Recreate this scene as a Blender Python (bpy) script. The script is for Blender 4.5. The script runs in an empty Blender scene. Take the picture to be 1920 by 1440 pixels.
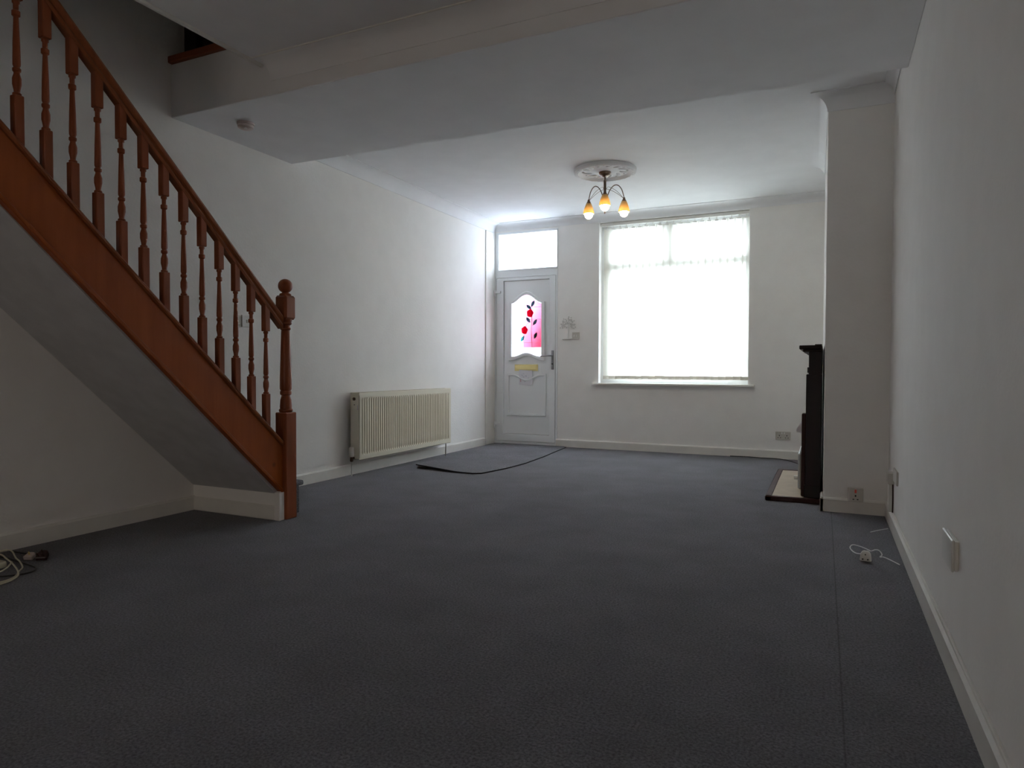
import bpy, bmesh, math, random
from mathutils import Vector, Matrix
random.seed(7)
PI = math.pi
scene = bpy.context.scene
COL = scene.collection

# ------------------------------------------------------------------ camera, sky, exposure
S = 0.93
F_PX, YAW, PITCH, ROLL = 1256.74, 0.4387, -0.0233, 0.00306
cam_d = bpy.data.cameras.new('camera')
cam = bpy.data.objects.new('camera', cam_d); COL.objects.link(cam)
sy, cy = math.sin(YAW), math.cos(YAW)
fwd = Vector((-sy*math.cos(PITCH), cy*math.cos(PITCH), math.sin(PITCH)))
rt = Vector((cy, sy, 0)); up = rt.cross(fwd)
r2 = rt*math.cos(ROLL) + up*math.sin(ROLL); u2 = -rt*math.sin(ROLL) + up*math.cos(ROLL)
cam.matrix_world = Matrix(((r2.x, u2.x, -fwd.x, 0), (r2.y, u2.y, -fwd.y, 0), (r2.z, u2.z, -fwd.z, S), (0, 0, 0, 1)))
cam_d.sensor_width = 36.0; cam_d.sensor_fit = 'HORIZONTAL'
cam_d.lens = F_PX/1920*36.0
cam_d.clip_start = 0.02; cam_d.clip_end = 200
scene.camera = cam

world = bpy.data.worlds.new('overcast_sky'); scene.world = world
world.use_nodes = True
bg = world.node_tree.nodes['Background']
bg.inputs[0].default_value = (0.84, 0.94, 1.08, 1)
bg.inputs[1].default_value = 25.0

vs = scene.view_settings
scene.display_settings.display_device = 'sRGB'
vs.view_transform = 'Standard'; vs.look = 'None'; vs.exposure = 0.0; vs.gamma = 1.0
vs.use_curve_mapping = False
scene.cycles.max_bounces = 14; scene.cycles.diffuse_bounces = 8
scene.cycles.transparent_max_bounces = 12

# warm fill light added at the wall behind the camera, its source unseen
la = bpy.data.lights.new('rear_fill', 'AREA'); la.shape = 'RECTANGLE'; la.size = 1.6; la.size_y = 0.9
la.color = (1.0, 0.89, 0.76); la.energy = 16
lo = bpy.data.objects.new('rear_fill', la); COL.objects.link(lo)
lo.location = (-1.2, -3.58, 0.65); lo.rotation_euler = (PI/2, 0, 0)

# ------------------------------------------------------------------ materials
def nodes(name):
    m = bpy.data.materials.new(name); m.use_nodes = True
    nt = m.node_tree
    b = nt.nodes['Principled BSDF']
    return m, nt, b

def simple(name, c, rough=0.6, metal=0.0, spec=0.5):
    m, nt, b = nodes(name)
    b.inputs['Base Color'].default_value = (*c, 1); b.inputs['Roughness'].default_value = rough
    b.inputs['Metallic'].default_value = metal; b.inputs['Specular IOR Level'].default_value = spec
    return m

def noisy(name, c1, c2, scale=60, rough=0.8, bump=0.0, bscale=None, dist=0.002, detail=4, spec=0.3, ramp=(0.35, 0.65), stretch=None):
    m, nt, b = nodes(name)
    N, L = nt.nodes, nt.links
    tc = N.new('ShaderNodeTexCoord'); mp = N.new('ShaderNodeMapping')
    L.new(tc.outputs['Object'], mp.inputs[0])
    if stretch: mp.inputs['Scale'].default_value = stretch
    n = N.new('ShaderNodeTexNoise'); n.inputs['Scale'].default_value = scale; n.inputs['Detail'].default_value = detail
    L.new(mp.outputs[0], n.inputs['Vector'])
    r = N.new('ShaderNodeValToRGB'); r.color_ramp.elements[0].position = ramp[0]; r.color_ramp.elements[1].position = ramp[1]
    r.color_ramp.elements[0].color = (*c1, 1); r.color_ramp.elements[1].color = (*c2, 1)
    L.new(n.outputs['Fac'], r.inputs[0]); L.new(r.outputs[0], b.inputs['Base Color'])
    b.inputs['Roughness'].default_value = rough; b.inputs['Specular IOR Level'].default_value = spec
    if bump:
        n2 = N.new('ShaderNodeTexNoise'); n2.inputs['Scale'].default_value = bscale or scale; n2.inputs['Detail'].default_value = 5
        L.new(mp.outputs[0], n2.inputs['Vector'])
        bp = N.new('ShaderNodeBump'); bp.inputs['Strength'].default_value = bump; bp.inputs['Distance'].default_value = dist
        L.new(n2.outputs['Fac'], bp.inputs['Height']); L.new(bp.outputs[0], b.inputs['Normal'])
    return m

def wood(name, c1, c2, axis='Y', rough=0.38, knots=True):
    m, nt, b = nodes(name)
    N, L = nt.nodes, nt.links
    tc = N.new('ShaderNodeTexCoord'); mp = N.new('ShaderNodeMapping')
    sc = {'X': (1.5, 22, 22), 'Y': (22, 1.5, 22), 'Z': (22, 22, 1.5)}[axis[0]]
    mp.inputs['Scale'].default_value = sc
    if axis == 'YZ': mp.inputs['Scale'].default_value = (22, 22, 1.5); mp.inputs['Rotation'].default_value = (math.radians(-47), 0, 0)
    L.new(tc.outputs['Object'], mp.inputs[0])
    n = N.new('ShaderNodeTexNoise'); n.inputs['Scale'].default_value = 1.0; n.inputs['Detail'].default_value = 6; n.inputs['Roughness'].default_value = 0.6
    L.new(mp.outputs[0], n.inputs['Vector'])
    r = N.new('ShaderNodeValToRGB'); r.color_ramp.elements[0].position = 0.3; r.color_ramp.elements[1].position = 0.7
    r.color_ramp.elements[0].color = (*c1, 1); r.color_ramp.elements[1].color = (*c2, 1)
    L.new(n.outputs['Fac'], r.inputs[0])
    out = r.outputs[0]
    if knots:
        v = N.new('ShaderNodeTexVoronoi'); v.inputs['Scale'].default_value = 3.2
        mp2 = N.new('ShaderNodeMapping'); mp2.inputs['Scale'].default_value = (0.2, 1, 1)
        L.new(tc.outputs['Object'], mp2.inputs[0]); L.new(mp2.outputs[0], v.inputs['Vector'])
        r3 = N.new('ShaderNodeValToRGB'); r3.color_ramp.elements[0].position = 0.03; r3.color_ramp.elements[1].position = 0.075
        r3.color_ramp.elements[0].color = (0.25, 0.2, 0.18, 1); r3.color_ramp.elements[1].color = (1, 1, 1, 1)
        L.new(v.outputs['Distance'], r3.inputs[0])
        mx = N.new('ShaderNodeMixRGB'); mx.blend_type = 'MULTIPLY'; mx.inputs[0].default_value = 0.8
        L.new(out, mx.inputs[1]); L.new(r3.outputs[0], mx.inputs[2]); out = mx.outputs[0]
    L.new(out, b.inputs['Base Color'])
    b.inputs['Roughness'].default_value = rough; b.inputs['Specular IOR Level'].default_value = 0.25
    return m

M = {}
M['wall'] = noisy('wall_paint', (0.865, 0.845, 0.815), (0.89, 0.87, 0.84), scale=6, bump=0.35, bscale=55, dist=0.003, rough=0.75, spec=0.25)
M['ceil'] = noisy('ceiling_paint', (0.83, 0.832, 0.836), (0.86, 0.862, 0.866), scale=5, bump=0.2, bscale=70, dist=0.002, rough=0.8, spec=0.2)
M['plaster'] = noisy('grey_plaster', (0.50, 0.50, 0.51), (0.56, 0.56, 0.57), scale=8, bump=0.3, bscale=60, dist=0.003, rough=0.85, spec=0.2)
M['gloss'] = noisy('gloss_paint', (0.76, 0.74, 0.69), (0.80, 0.78, 0.73), scale=9, rough=0.35, spec=0.45)
M['upvc'] = simple('white_upvc', (0.84, 0.86, 0.87), 0.3)
M['plastic'] = simple('white_plastic', (0.78, 0.77, 0.73), 0.35)
M['dark'] = simple('dark_recess', (0.02, 0.02, 0.02), 0.8)
M['rad'] = simple('cream_enamel', (0.76, 0.71, 0.58), 0.4)
M['radgap'] = simple('grille_shadow_metal', (0.30, 0.28, 0.23), 0.6)
M['pine_y'] = wood('stained_pine_string', (0.27, 0.056, 0.009), (0.35, 0.082, 0.014), 'YZ')
M['pine_z'] = wood('stained_pine_turned', (0.215, 0.056, 0.020), (0.28, 0.076, 0.029), 'Z', knots=False)
M['pine_rail'] = wood('stained_pine_rail', (0.20, 0.055, 0.018), (0.27, 0.08, 0.026), 'YZ', knots=False)
M['mahog'] = wood('dark_mahogany', (0.011, 0.006, 0.006), (0.020, 0.009, 0.009), 'Z', rough=0.5, knots=False)
M['mahog_r'] = wood('red_mahogany', (0.040, 0.012, 0.011), (0.060, 0.016, 0.014), 'Z', rough=0.45, knots=False)
M['marble'] = noisy('cream_marble', (0.52, 0.42, 0.31), (0.60, 0.49, 0.37), scale=14, rough=0.3, spec=0.5)
M['brass'] = simple('brass', (0.80, 0.66, 0.30), 0.35, 0.6)
M['bronze'] = simple('brushed_bronze', (0.16, 0.11, 0.08), 0.35, 0.8)
M['chrome'] = simple('grey_metal', (0.30, 0.31, 0.32), 0.3, 0.8)
M['paper'] = simple('paper', (0.82, 0.80, 0.84), 0.8)
M['ink'] = simple('grey_print', (0.45, 0.45, 0.52), 0.8)
M['redink'] = simple('red_print', (0.68, 0.30, 0.34), 0.8)
M['cream_cable'] = simple('cream_cable', (0.62, 0.58, 0.45), 0.5)
M['white_cable'] = simple('white_cable', (0.8, 0.8, 0.78), 0.5)
M['black'] = simple('black_plastic', (0.012, 0.012, 0.013), 0.4)
M['black_red'] = simple('dark_red_plastic', (0.035, 0.012, 0.012), 0.4)
M['red'] = simple('red_rocker', (0.75, 0.10, 0.06), 0.35)
M['grey_plate'] = simple('aged_plate', (0.56, 0.53, 0.48), 0.4)
M['pink_plastic'] = simple('aged_pink_plastic', (0.66, 0.56, 0.53), 0.4)
M['silver'] = simple('silver_enamel', (0.42, 0.43, 0.45), 0.4, 0.3)
M['deco_leaf'] = simple('shadow_greyed_metal', (0.58, 0.56, 0.53), 0.5)  # white leaves greyed, the shadows among the cut-outs put into their colour
M['deco'] = simple('white_painted_metal', (0.76, 0.75, 0.72), 0.5)

def carpet(name, c1, c2, seam=False):
    m, nt, b = nodes(name)
    N, L = nt.nodes, nt.links
    tc = N.new('ShaderNodeTexCoord')
    n = N.new('ShaderNodeTexNoise'); n.inputs['Scale'].default_value = 125; n.inputs['Detail'].default_value = 6; n.inputs['Roughness'].default_value = 0.7
    L.new(tc.outputs['Object'], n.inputs['Vector'])
    r = N.new('ShaderNodeValToRGB'); r.color_ramp.elements[0].position = 0.36; r.color_ramp.elements[1].position = 0.64
    r.color_ramp.elements[0].color = (*c1, 1); r.color_ramp.elements[1].color = (*c2, 1)
    L.new(n.outputs['Fac'], r.inputs[0])
    n3 = N.new('ShaderNodeTexNoise'); n3.inputs['Scale'].default_value = 2.6; n3.inputs['Detail'].default_value = 5; n3.inputs['Roughness'].default_value = 0.65
    L.new(tc.outputs['Object'], n3.inputs['Vector'])
    r3 = N.new('ShaderNodeValToRGB'); r3.color_ramp.elements[0].position = 0.35; r3.color_ramp.elements[1].position = 0.65
    r3.color_ramp.elements[0].color = (0.84, 0.84, 0.84, 1); r3.color_ramp.elements[1].color = (1.12, 1.12, 1.12, 1)
    L.new(n3.outputs['Fac'], r3.inputs[0])
    mx = N.new('ShaderNodeMixRGB'); mx.blend_type = 'MULTIPLY'; mx.inputs[0].default_value = 1
    L.new(r.outputs[0], mx.inputs[1]); L.new(r3.outputs[0], mx.inputs[2])
    out = mx.outputs[0]
    if seam:      # the butt joint between two carpet widths
        sp = N.new('ShaderNodeSeparateXYZ'); L.new(tc.outputs['Object'], sp.inputs[0])
        a1 = N.new('ShaderNodeMath'); a1.operation = 'MULTIPLY_ADD'; L.new(sp.outputs['Y'], a1.inputs[0]); a1.inputs[1].default_value = 0.0043; a1.inputs[2].default_value = -0.0600
        a2 = N.new('ShaderNodeMath'); a2.operation = 'ADD'; L.new(sp.outputs['X'], a2.inputs[0]); L.new(a1.outputs[0], a2.inputs[1])
        a3 = N.new('ShaderNodeMath'); a3.operation = 'ABSOLUTE'; L.new(a2.outputs[0], a3.inputs[0])
        rs = N.new('ShaderNodeValToRGB'); rs.color_ramp.elements[0].position = 0.0012; rs.color_ramp.elements[1].position = 0.0040
        rs.color_ramp.elements[0].color = (0.45, 0.45, 0.45, 1); rs.color_ramp.elements[1].color = (1, 1, 1, 1)
        L.new(a3.outputs[0], rs.inputs[0])
        m4 = N.new('ShaderNodeMixRGB'); m4.blend_type = 'MULTIPLY'; m4.inputs[0].default_value = 1
        L.new(out, m4.inputs[1]); L.new(rs.outputs[0], m4.inputs[2]); out = m4.outputs[0]
    L.new(out, b.inputs['Base Color'])
    b.inputs['Roughness'].default_value = 0.95; b.inputs['Specular IOR Level'].default_value = 0.1
    b.inputs['Sheen Weight'].default_value = 0.15; b.inputs['Sheen Roughness'].default_value = 0.6
    bp = N.new('ShaderNodeBump'); bp.inputs['Strength'].default_value = 0.7; bp.inputs['Distance'].default_value = 0.004
    L.new(n.outputs['Fac'], bp.inputs['Height']); L.new(bp.outputs[0], b.inputs['Normal'])
    return m
M['carpet'] = carpet('blue_grey_carpet', (0.052, 0.050, 0.059), (0.200, 0.195, 0.217))
M['carpet_floor'] = carpet('blue_grey_carpet_fitted', (0.052, 0.050, 0.059), (0.200, 0.195, 0.217), seam=True)
M['carpet_edge'] = simple('carpet_backing', (0.03, 0.03, 0.034), 0.9)

def glass(name):
    m = bpy.data.materials.new(name); m.use_nodes = True
    nt = m.node_tree; N, L = nt.nodes, nt.links; N.clear()
    o = N.new('ShaderNodeOutputMaterial'); t = N.new('ShaderNodeBsdfTransparent'); g = N.new('ShaderNodeBsdfGlossy')
    g.inputs['Roughness'].default_value = 0.03; t.inputs[0].default_value = (0.92, 0.94, 0.94, 1)
    mx = N.new('ShaderNodeMixShader'); mx.inputs[0].default_value = 0.06
    L.new(t.outputs[0], mx.inputs[1]); L.new(g.outputs[0], mx.inputs[2]); L.new(mx.outputs[0], o.inputs[0])
    return m
M['glass'] = glass('clear_glass')

def thin(name, c_tr, c_df, w_tr, clear=0.0, pinkish=None):
    """thin sheet that scatters light through itself: blind fabric, frosted and coloured glass"""
    m = bpy.data.materials.new(name); m.use_nodes = True
    nt = m.node_tree; N, L = nt.nodes, nt.links; N.clear()
    o = N.new('ShaderNodeOutputMaterial'); t = N.new('ShaderNodeBsdfTranslucent'); d = N.new('ShaderNodeBsdfDiffuse')
    t.inputs[0].default_value = (*c_tr, 1); d.inputs[0].default_value = (*c_df, 1)
    mx = N.new('ShaderNodeMixShader'); mx.inputs[0].default_value = w_tr
    L.new(d.outputs[0], mx.inputs[1]); L.new(t.outputs[0], mx.inputs[2])
    last = mx
    if clear:
        tp = N.new('ShaderNodeBsdfTransparent'); tp.inputs[0].default_value = (*c_tr, 1)
        m2 = N.new('ShaderNodeMixShader'); m2.inputs[0].default_value = clear
        L.new(mx.outputs[0], m2.inputs[1]); L.new(tp.outputs[0], m2.inputs[2]); last = m2
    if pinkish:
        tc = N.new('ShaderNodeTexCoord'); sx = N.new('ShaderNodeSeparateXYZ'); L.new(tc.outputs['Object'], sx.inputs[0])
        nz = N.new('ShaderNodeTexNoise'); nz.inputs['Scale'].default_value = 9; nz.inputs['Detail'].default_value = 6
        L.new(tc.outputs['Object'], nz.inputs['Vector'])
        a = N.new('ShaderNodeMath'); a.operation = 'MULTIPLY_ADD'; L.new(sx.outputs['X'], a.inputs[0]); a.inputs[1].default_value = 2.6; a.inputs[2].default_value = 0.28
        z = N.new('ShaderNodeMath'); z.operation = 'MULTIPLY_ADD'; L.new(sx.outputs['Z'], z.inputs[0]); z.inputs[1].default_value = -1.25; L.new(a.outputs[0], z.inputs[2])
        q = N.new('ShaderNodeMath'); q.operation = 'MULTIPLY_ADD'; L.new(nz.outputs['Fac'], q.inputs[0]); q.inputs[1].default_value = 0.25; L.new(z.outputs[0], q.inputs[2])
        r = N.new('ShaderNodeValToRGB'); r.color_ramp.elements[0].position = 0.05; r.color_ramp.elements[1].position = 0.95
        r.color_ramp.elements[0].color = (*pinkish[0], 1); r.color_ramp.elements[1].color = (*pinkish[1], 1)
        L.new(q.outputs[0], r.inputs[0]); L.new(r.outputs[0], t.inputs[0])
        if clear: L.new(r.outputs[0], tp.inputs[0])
    L.new(last.outputs[0], o.inputs[0])
    return m
M['vane'] = thin('blind_fabric', (0.86, 0.84, 0.78), (0.70, 0.67, 0.58), 0.48, 0.06)
M['hem'] = thin('blind_hem', (0.50, 0.47, 0.41), (0.60, 0.56, 0.48), 0.30)
M['frost'] = thin('frosted_glass', (0.95, 0.97, 1.0), (0.7, 0.7, 0.7), 0.90, 0.35)
M['pink'] = thin('pink_gradient_glass', (1, 0.5, 0.6), (0.5, 0.3, 0.3), 0.95, 0.6, pinkish=((0.74, 0.40, 0.50), (0.42, 0.115, 0.155)))  # tint runs from pale to deeper pink towards the lower right
M['rose_red'] = thin('red_stained_glass', (0.46, 0.032, 0.080), (0.5, 0.03, 0.07), 0.8, 0.5)
M['leaf_green'] = thin('green_stained_glass', (0.11, 0.30, 0.30), (0.05, 0.18, 0.17), 0.8, 0.5)
M['came'] = simple('lead_strip', (0.42, 0.33, 0.36), 0.5)

def emit(name, c, s):
    m, nt, b = nodes(name)
    b.inputs['Base Color'].default_value = (*c, 1)
    b.inputs['Emission Color'].default_value = (*c, 1); b.inputs['Emission Strength'].default_value = s
    return m
M['bulb'] = emit('lit_bulb', (1.0, 0.83, 0.60), 50)
M['shade'] = thin('amber_glass', (0.50, 0.37, 0.18), (0.48, 0.39, 0.24), 0.42, 0.03)

# ------------------------------------------------------------------ helpers
def bm_new(): return bmesh.new()

def box(bm, x0, x1, y0, y1, z0, z1, bev=0.0, seg=1):
    t = bmesh.new()
    v = [t.verts.new((x, y, z)) for x in (x0, x1) for y in (y0, y1) for z in (z0, z1)]
    for f in ((0, 1, 3, 2), (4, 6, 7, 5), (0, 4, 5, 1), (2, 3, 7, 6), (0, 2, 6, 4), (1, 5, 7, 3)):
        t.faces.new([v[i] for i in f])
    bmesh.ops.recalc_face_normals(t, faces=t.faces)
    if bev: bmesh.ops.bevel(t, geom=list(t.edges), offset=bev, segments=seg, affect='EDGES', profile=0.5)
    merge(bm, t)

def merge(bm, t, mat=None):
    me = bpy.data.meshes.new('tmp'); t.to_mesh(me); t.free()
    if mat is not None: me.transform(mat)
    bm.from_mesh(me); bpy.data.meshes.remove(me)

def prism(bm, pts, axis, a, b, bev=0.0):
    """closed outline extruded along an axis; pts are the two other coordinates in xyz order"""
    t = bmesh.new()
    def p(q, w):
        return {'x': (w, q[0], q[1]), 'y': (q[0], w, q[1]), 'z': (q[0], q[1], w)}[axis]
    A = [t.verts.new(p(q, a)) for q in pts]; B = [t.verts.new(p(q, b)) for q in pts]
    t.faces.new(A); t.faces.new(B[::-1])
    n = len(pts)
    for i in range(n): t.faces.new((A[i], B[i], B[(i+1) % n], A[(i+1) % n]))
    bmesh.ops.recalc_face_normals(t, faces=t.faces)
    if bev: bmesh.ops.bevel(t, geom=list(t.edges), offset=bev, segments=1, affect='EDGES')
    merge(bm, t)

def lathe(bm, prof, cx=0, cy=0, cz=0, seg=20, mat=None, closed=False):
    t = bmesh.new()
    rings = []
    for r, z in prof:
        if r < 1e-6: rings.append([t.verts.new((0, 0, z))])
        else: rings.append([t.verts.new((r*math.cos(2*PI*k/seg), r*math.sin(2*PI*k/seg), z)) for k in range(seg)])
    for a, b in zip(rings, rings[1:]):
        for k in range(seg):
            k2 = (k+1) % seg
            if len(a) == 1 and len(b) == 1: continue
            if len(a) == 1: t.faces.new((a[0], b[k], b[k2]))
            elif len(b) == 1: t.faces.new((a[k], b[0], a[k2]))
            else: t.faces.new((a[k], b[k], b[k2], a[k2]))
    if not closed:
        if len(rings[0]) > 1: t.faces.new(rings[0])
        if len(rings[-1]) > 1: t.faces.new(rings[-1])
    bmesh.ops.recalc_face_normals(t, faces=t.faces)
    bmesh.ops.translate(t, verts=t.verts, vec=(cx, cy, cz)) if mat is None else None
    merge(bm, t, mat)

def smooth_path(pts, n=8):
    P = [Vector(p) for p in pts]; out = []
    for i in range(len(P)-1):
        p0 = P[max(i-1, 0)]; p1 = P[i]; p2 = P[i+1]; p3 = P[min(i+2, len(P)-1)]
        for k in range(n):
            t = k/n
            out.append(0.5*((2*p1) + (-p0+p2)*t + (2*p0-5*p1+4*p2-p3)*t*t + (-p0+3*p1-3*p2+p3)*t**3))
    out.append(P[-1]); return out

def tube(bm, pts, r, seg=8, smooth=0):
    P = smooth_path(pts, smooth) if smooth else [Vector(p) for p in pts]
    t = bmesh.new(); rings = []
    up = Vector((0, 0, 1)); prev = None
    for i, p in enumerate(P):
        d = (P[min(i+1, len(P)-1)] - P[max(i-1, 0)])
        if d.length < 1e-9: d = Vector((0, 0, 1))
        d.normalize()
        if prev is None:
            a = d.cross(up if abs(d.z) < 0.9 else Vector((1, 0, 0))).normalized()
        else:
            a = (prev - d*prev.dot(d))
            a = a.normalized() if a.length > 1e-6 else d.orthogonal().normalized()
        prev = a; b = d.cross(a)
        rr = r
        if isinstance(r, (list, tuple)):
            u = i/(len(P)-1)*(len(r)-1); k0 = min(int(u), len(r)-2); rr = r[k0] + (r[k0+1]-r[k0])*(u-k0)
        rings.append([t.verts.new(p + (a*math.cos(2*PI*k/seg) + b*math.sin(2*PI*k/seg))*rr) for k in range(seg)])
    for a, b in zip(rings, rings[1:]):
        for k in range(seg): t.faces.new((a[k], b[k], b[(k+1) % seg], a[(k+1) % seg]))
    t.faces.new(rings[0]); t.faces.new(rings[-1])
    bmesh.ops.recalc_face_normals(t, faces=t.faces)
    merge(bm, t)

def plate(bm, outer, holes, y0, y1, bev=0.0):
    """flat plate in the xz plane between y0 and y1, with holes"""
    cu = bpy.data.curves.new('tmp', 'CURVE'); cu.dimensions = '2D'; cu.fill_mode = 'BOTH'
    for loop in [outer]+holes:
        s = cu.splines.new('POLY'); s.points.add(len(loop)-1); s.use_cyclic_u = True
        for q, p in zip(s.points, loop): q.co = (p[0], p[1], 0, 1)
    cu.extrude = abs(y1-y0)/2 - bev; cu.bevel_depth = bev; cu.bevel_resolution = 1; cu.offset = -bev if bev else 0
    o = bpy.data.objects.new('tmp', cu); COL.objects.link(o)
    dg = bpy.context.evaluated_depsgraph_get()
    me = bpy.data.meshes.new_from_object(o.evaluated_get(dg))
    bpy.data.objects.remove(o); bpy.data.curves.remove(cu)
    yc = (y0+y1)/2
    me.transform(Matrix(((1, 0, 0, 0), (0, 0, -1, yc), (0, 1, 0, 0), (0, 0, 0, 1))))
    bm.from_mesh(me); bpy.data.meshes.remove(me)

def wloc(o):
    v = Vector((0, 0, 0))
    while o is not None: v = v + o.location; o = o.parent
    return v

def obj(name, bm, mat, parent=None, smooth=False, angle=40, label=None):
    """link a bmesh written in world coordinates as ONE mesh object"""
    me = bpy.data.meshes.new(name)
    if parent is not None: bmesh.ops.translate(bm, verts=bm.verts, vec=-wloc(parent))
    bm.to_mesh(me); bm.free()
    for m in (mat if isinstance(mat, list) else [mat]): me.materials.append(m)
    if smooth:
        me.shade_smooth()
        me.set_sharp_from_angle(angle=math.radians(angle))
    o = bpy.data.objects.new(name, me); COL.objects.link(o)
    if parent is not None: o.parent = parent
    if label: o['label'] = label
    return o

def thing(name, label, cat, loc, group=None):
    o = bpy.data.objects.new(name, None); COL.objects.link(o); o.location = loc
    o.empty_display_size = 0.05
    o['label'] = label; o['category'] = cat
    if group: o['group'] = group
    return o

def struct(name, bm, mat, smooth=False, label=None):
    o = obj(name, bm, mat, None, smooth, label=label); o['kind'] = 'structure'; return o

def place(name, src, parent, loc):
    c = src.copy(); COL.objects.link(c); c.parent = parent; c.location = loc; c.name = name; return c

# ------------------------------------------------------------------ room dimensions (metres)
XL, XR, YB, YC, XC = -3.750, 0.364, 7.466, 4.849, -0.0103
YR = -3.6                                   # wall behind the camera
ZF, ZN, ZB = 2.705, 2.677, 2.497            # far ceiling, near ceiling, beam underside
BY0, BYL, BYR = 2.935, 3.985, 4.055         # beam: near face, far edge at left and right
WX = -2.972                                 # edge of the stairwell opening
ZT = 5.3                                    # upper storey ceiling
YBR = 6.46                                  # far end of the chimney breast
WL, WR, WB, WT = -2.395, -0.750, 0.765, 2.612
DL, DR, DT = -3.742, -2.905, 2.600

# ------------------------------------------------------------------ structure
b = bm_new(); box(b, XL-0.3, XR+0.3, YR-0.3, YB+0.3, -0.12, 0); struct('floor', b, M['carpet_floor'])
b = bm_new(); box(b, -14, 10, YB+0.3, 30, -0.3, -0.2); struct('ground', b, simple('pavement', (0.42, 0.42, 0.41), 0.9), label='pale pavement outside the front of the house')
b = bm_new(); prism(b, [(YB+13.0, -0.2), (YB+13.0, 5.2), (YB+16.5, 7.6), (YB+20.0, 5.2), (YB+20.0, -0.2)], 'x', -26, 22)
struct('wall_street', b, noisy('street_render', (0.33, 0.33, 0.33), (0.42, 0.42, 0.42), scale=3, rough=0.9), label='pale rendered terrace across the street')
b = bm_new(); box(b, XL-0.2, XL, YR-0.2, YB+0.3, 0, ZT); struct('wall_left', b, M['wall'])
b = bm_new(); box(b, XR, XR+0.2, YR-0.2, YB+0.3, 0, ZT); struct('wall_right', b, M['wall'])
b = bm_new(); box(b, XL, XR, YR-0.2, YR, 0, ZT); struct('wall_rear', b, M['wall'])
b = bm_new()
for (x0, x1, z0, z1) in ((DR, WL, 0, ZF), (WR, XR, 0, ZF), (WL, WR, 0, WB-0.025), (WL, WR, WT, ZF), (XL, DR, DT, ZF)):
    box(b, x0, x1, YB, YB+0.28, z0, z1)
box(b, XL, DL, YB, YB+0.28, 0, DT)
struct('wall_back', b, M['wall'])
b = bm_new(); prism(b, [(XC, YC), (XR, YC), (XR, YBR), (-0.030, YBR)], 'z', 0, ZF); struct('wall_breast', b, M['wall'])
# ceilings: far part, near part (open over the stairs), beam between them
b = bm_new(); prism(b, [(XL, BYL), (XR, BYR), (XR, YB+0.28), (XL, YB+0.28)], 'z', ZF, ZF+0.15); struct('ceiling', b, M['ceil'])
b = bm_new(); box(b, WX, XR, YR, BY0, ZN, ZN+0.2); struct('ceiling.001', b, M['ceil'])
b = bm_new(); prism(b, [(XL, BY0), (XR, BY0), (XR, BYR), (XL, BYL)], 'z', ZB, 2.828, bev=0.004); struct('ceiling_beam', b, M['ceil'])
# upper storey shell above the stairwell
b = bm_new(); box(b, XL, WX+0.1, YR, 4.6, ZT, ZT+0.1); struct('ceiling.002', b, M['ceil'])
b = bm_new(); box(b, WX, WX+0.1, YR, BY0, ZN+0.2, ZT); box(b, WX, WX+0.1, BY0, 4.5, 2.86, ZT); struct('wall_stairwell', b, M['wall'])
b = bm_new(); box(b, XL, WX, 4.4, 4.5, 2.86, ZT); struct('wall_landing', b, M['wall'])
# coving
def cove_pts(R, n=7):
    """concave quarter between wall (0,-R) and ceiling (R,0), corner at 0,0"""
    pts = [(0, 0), (0, -R)]
    pts += [(0.006, -R)]
    for k in range(n+1):
        a = PI/2*k/n
        pts.append((R - (R-0.006)*math.cos(a), -R + (R-0.006)*math.sin(a)))
    pts += [(R, 0)]
    return pts
R1, R2 = 0.105, 0.088
b = bm_new(); prism(b, [(XL+q[0], ZF+q[1]) for q in cove_pts(R1)], 'y', BYL-0.05, YB); struct('trim_1', b, M['ceil'], True)
b = bm_new(); prism(b, [(YB-q[0], ZF+q[1]) for q in cove_pts(R2)], 'x', XL, XR); struct('trim_2', b, M['ceil'], True)
# mitred round the corner of the chimney breast
b = bm_new(); tb = bmesh.new(); cp = cove_pts(0.105, 9)
rings = [[tb.verts.new((XR, YC-q[0], ZF+q[1])) for q in cp], [tb.verts.new((XC-q[0], YC-q[0], ZF+q[1])) for q in cp], [tb.verts.new((-0.030-q[0], YBR, ZF+q[1])) for q in cp]]
for ra_, rb_ in zip(rings, rings[1:]):
    for i in range(len(cp)): tb.faces.new((ra_[i], rb_[i], rb_[(i+1) % len(cp)], ra_[(i+1) % len(cp)]))
tb.faces.new(rings[0]); tb.faces.new(rings[-1]); bmesh.ops.recalc_face_normals(tb, faces=tb.faces); merge(b, tb)
struct('trim_3', b, M['ceil'], True)
b = bm_new(); prism(b, [(XR-q[0], ZF+q[1]) for q in cove_pts(0.06)], 'y', BYR, YC); struct('trim_4', b, M['ceil'], True)
b = bm_new(); prism(b, [(BY0-q[0], ZN+q[1]) for q in cove_pts(0.10)], 'x', WX+0.06, XR); struct('trim_5', b, M['ceil'], True)
# bead round the edge of the stairwell opening
b = bm_new(); box(b, WX-0.012, WX+0.010, YR, BY0-0.01, ZN-0.016, ZN+0.012, bev=0.005, seg=2); struct('trim_6', b, M['gloss'], True)
b = bm_new(); box(b, WX+0.012, XR, BY0-0.108, BY0-0.098, ZN-0.006, ZN+0.002); struct('trim_7', b, M['gloss'])
# boxed casing beside the door
b = bm_new(); box(b, XL, XL+0.014, 7.22, YB-0.004, 0.0, 2.60, bev=0.004); struct('trim_8', b, M['gloss'])

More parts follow.
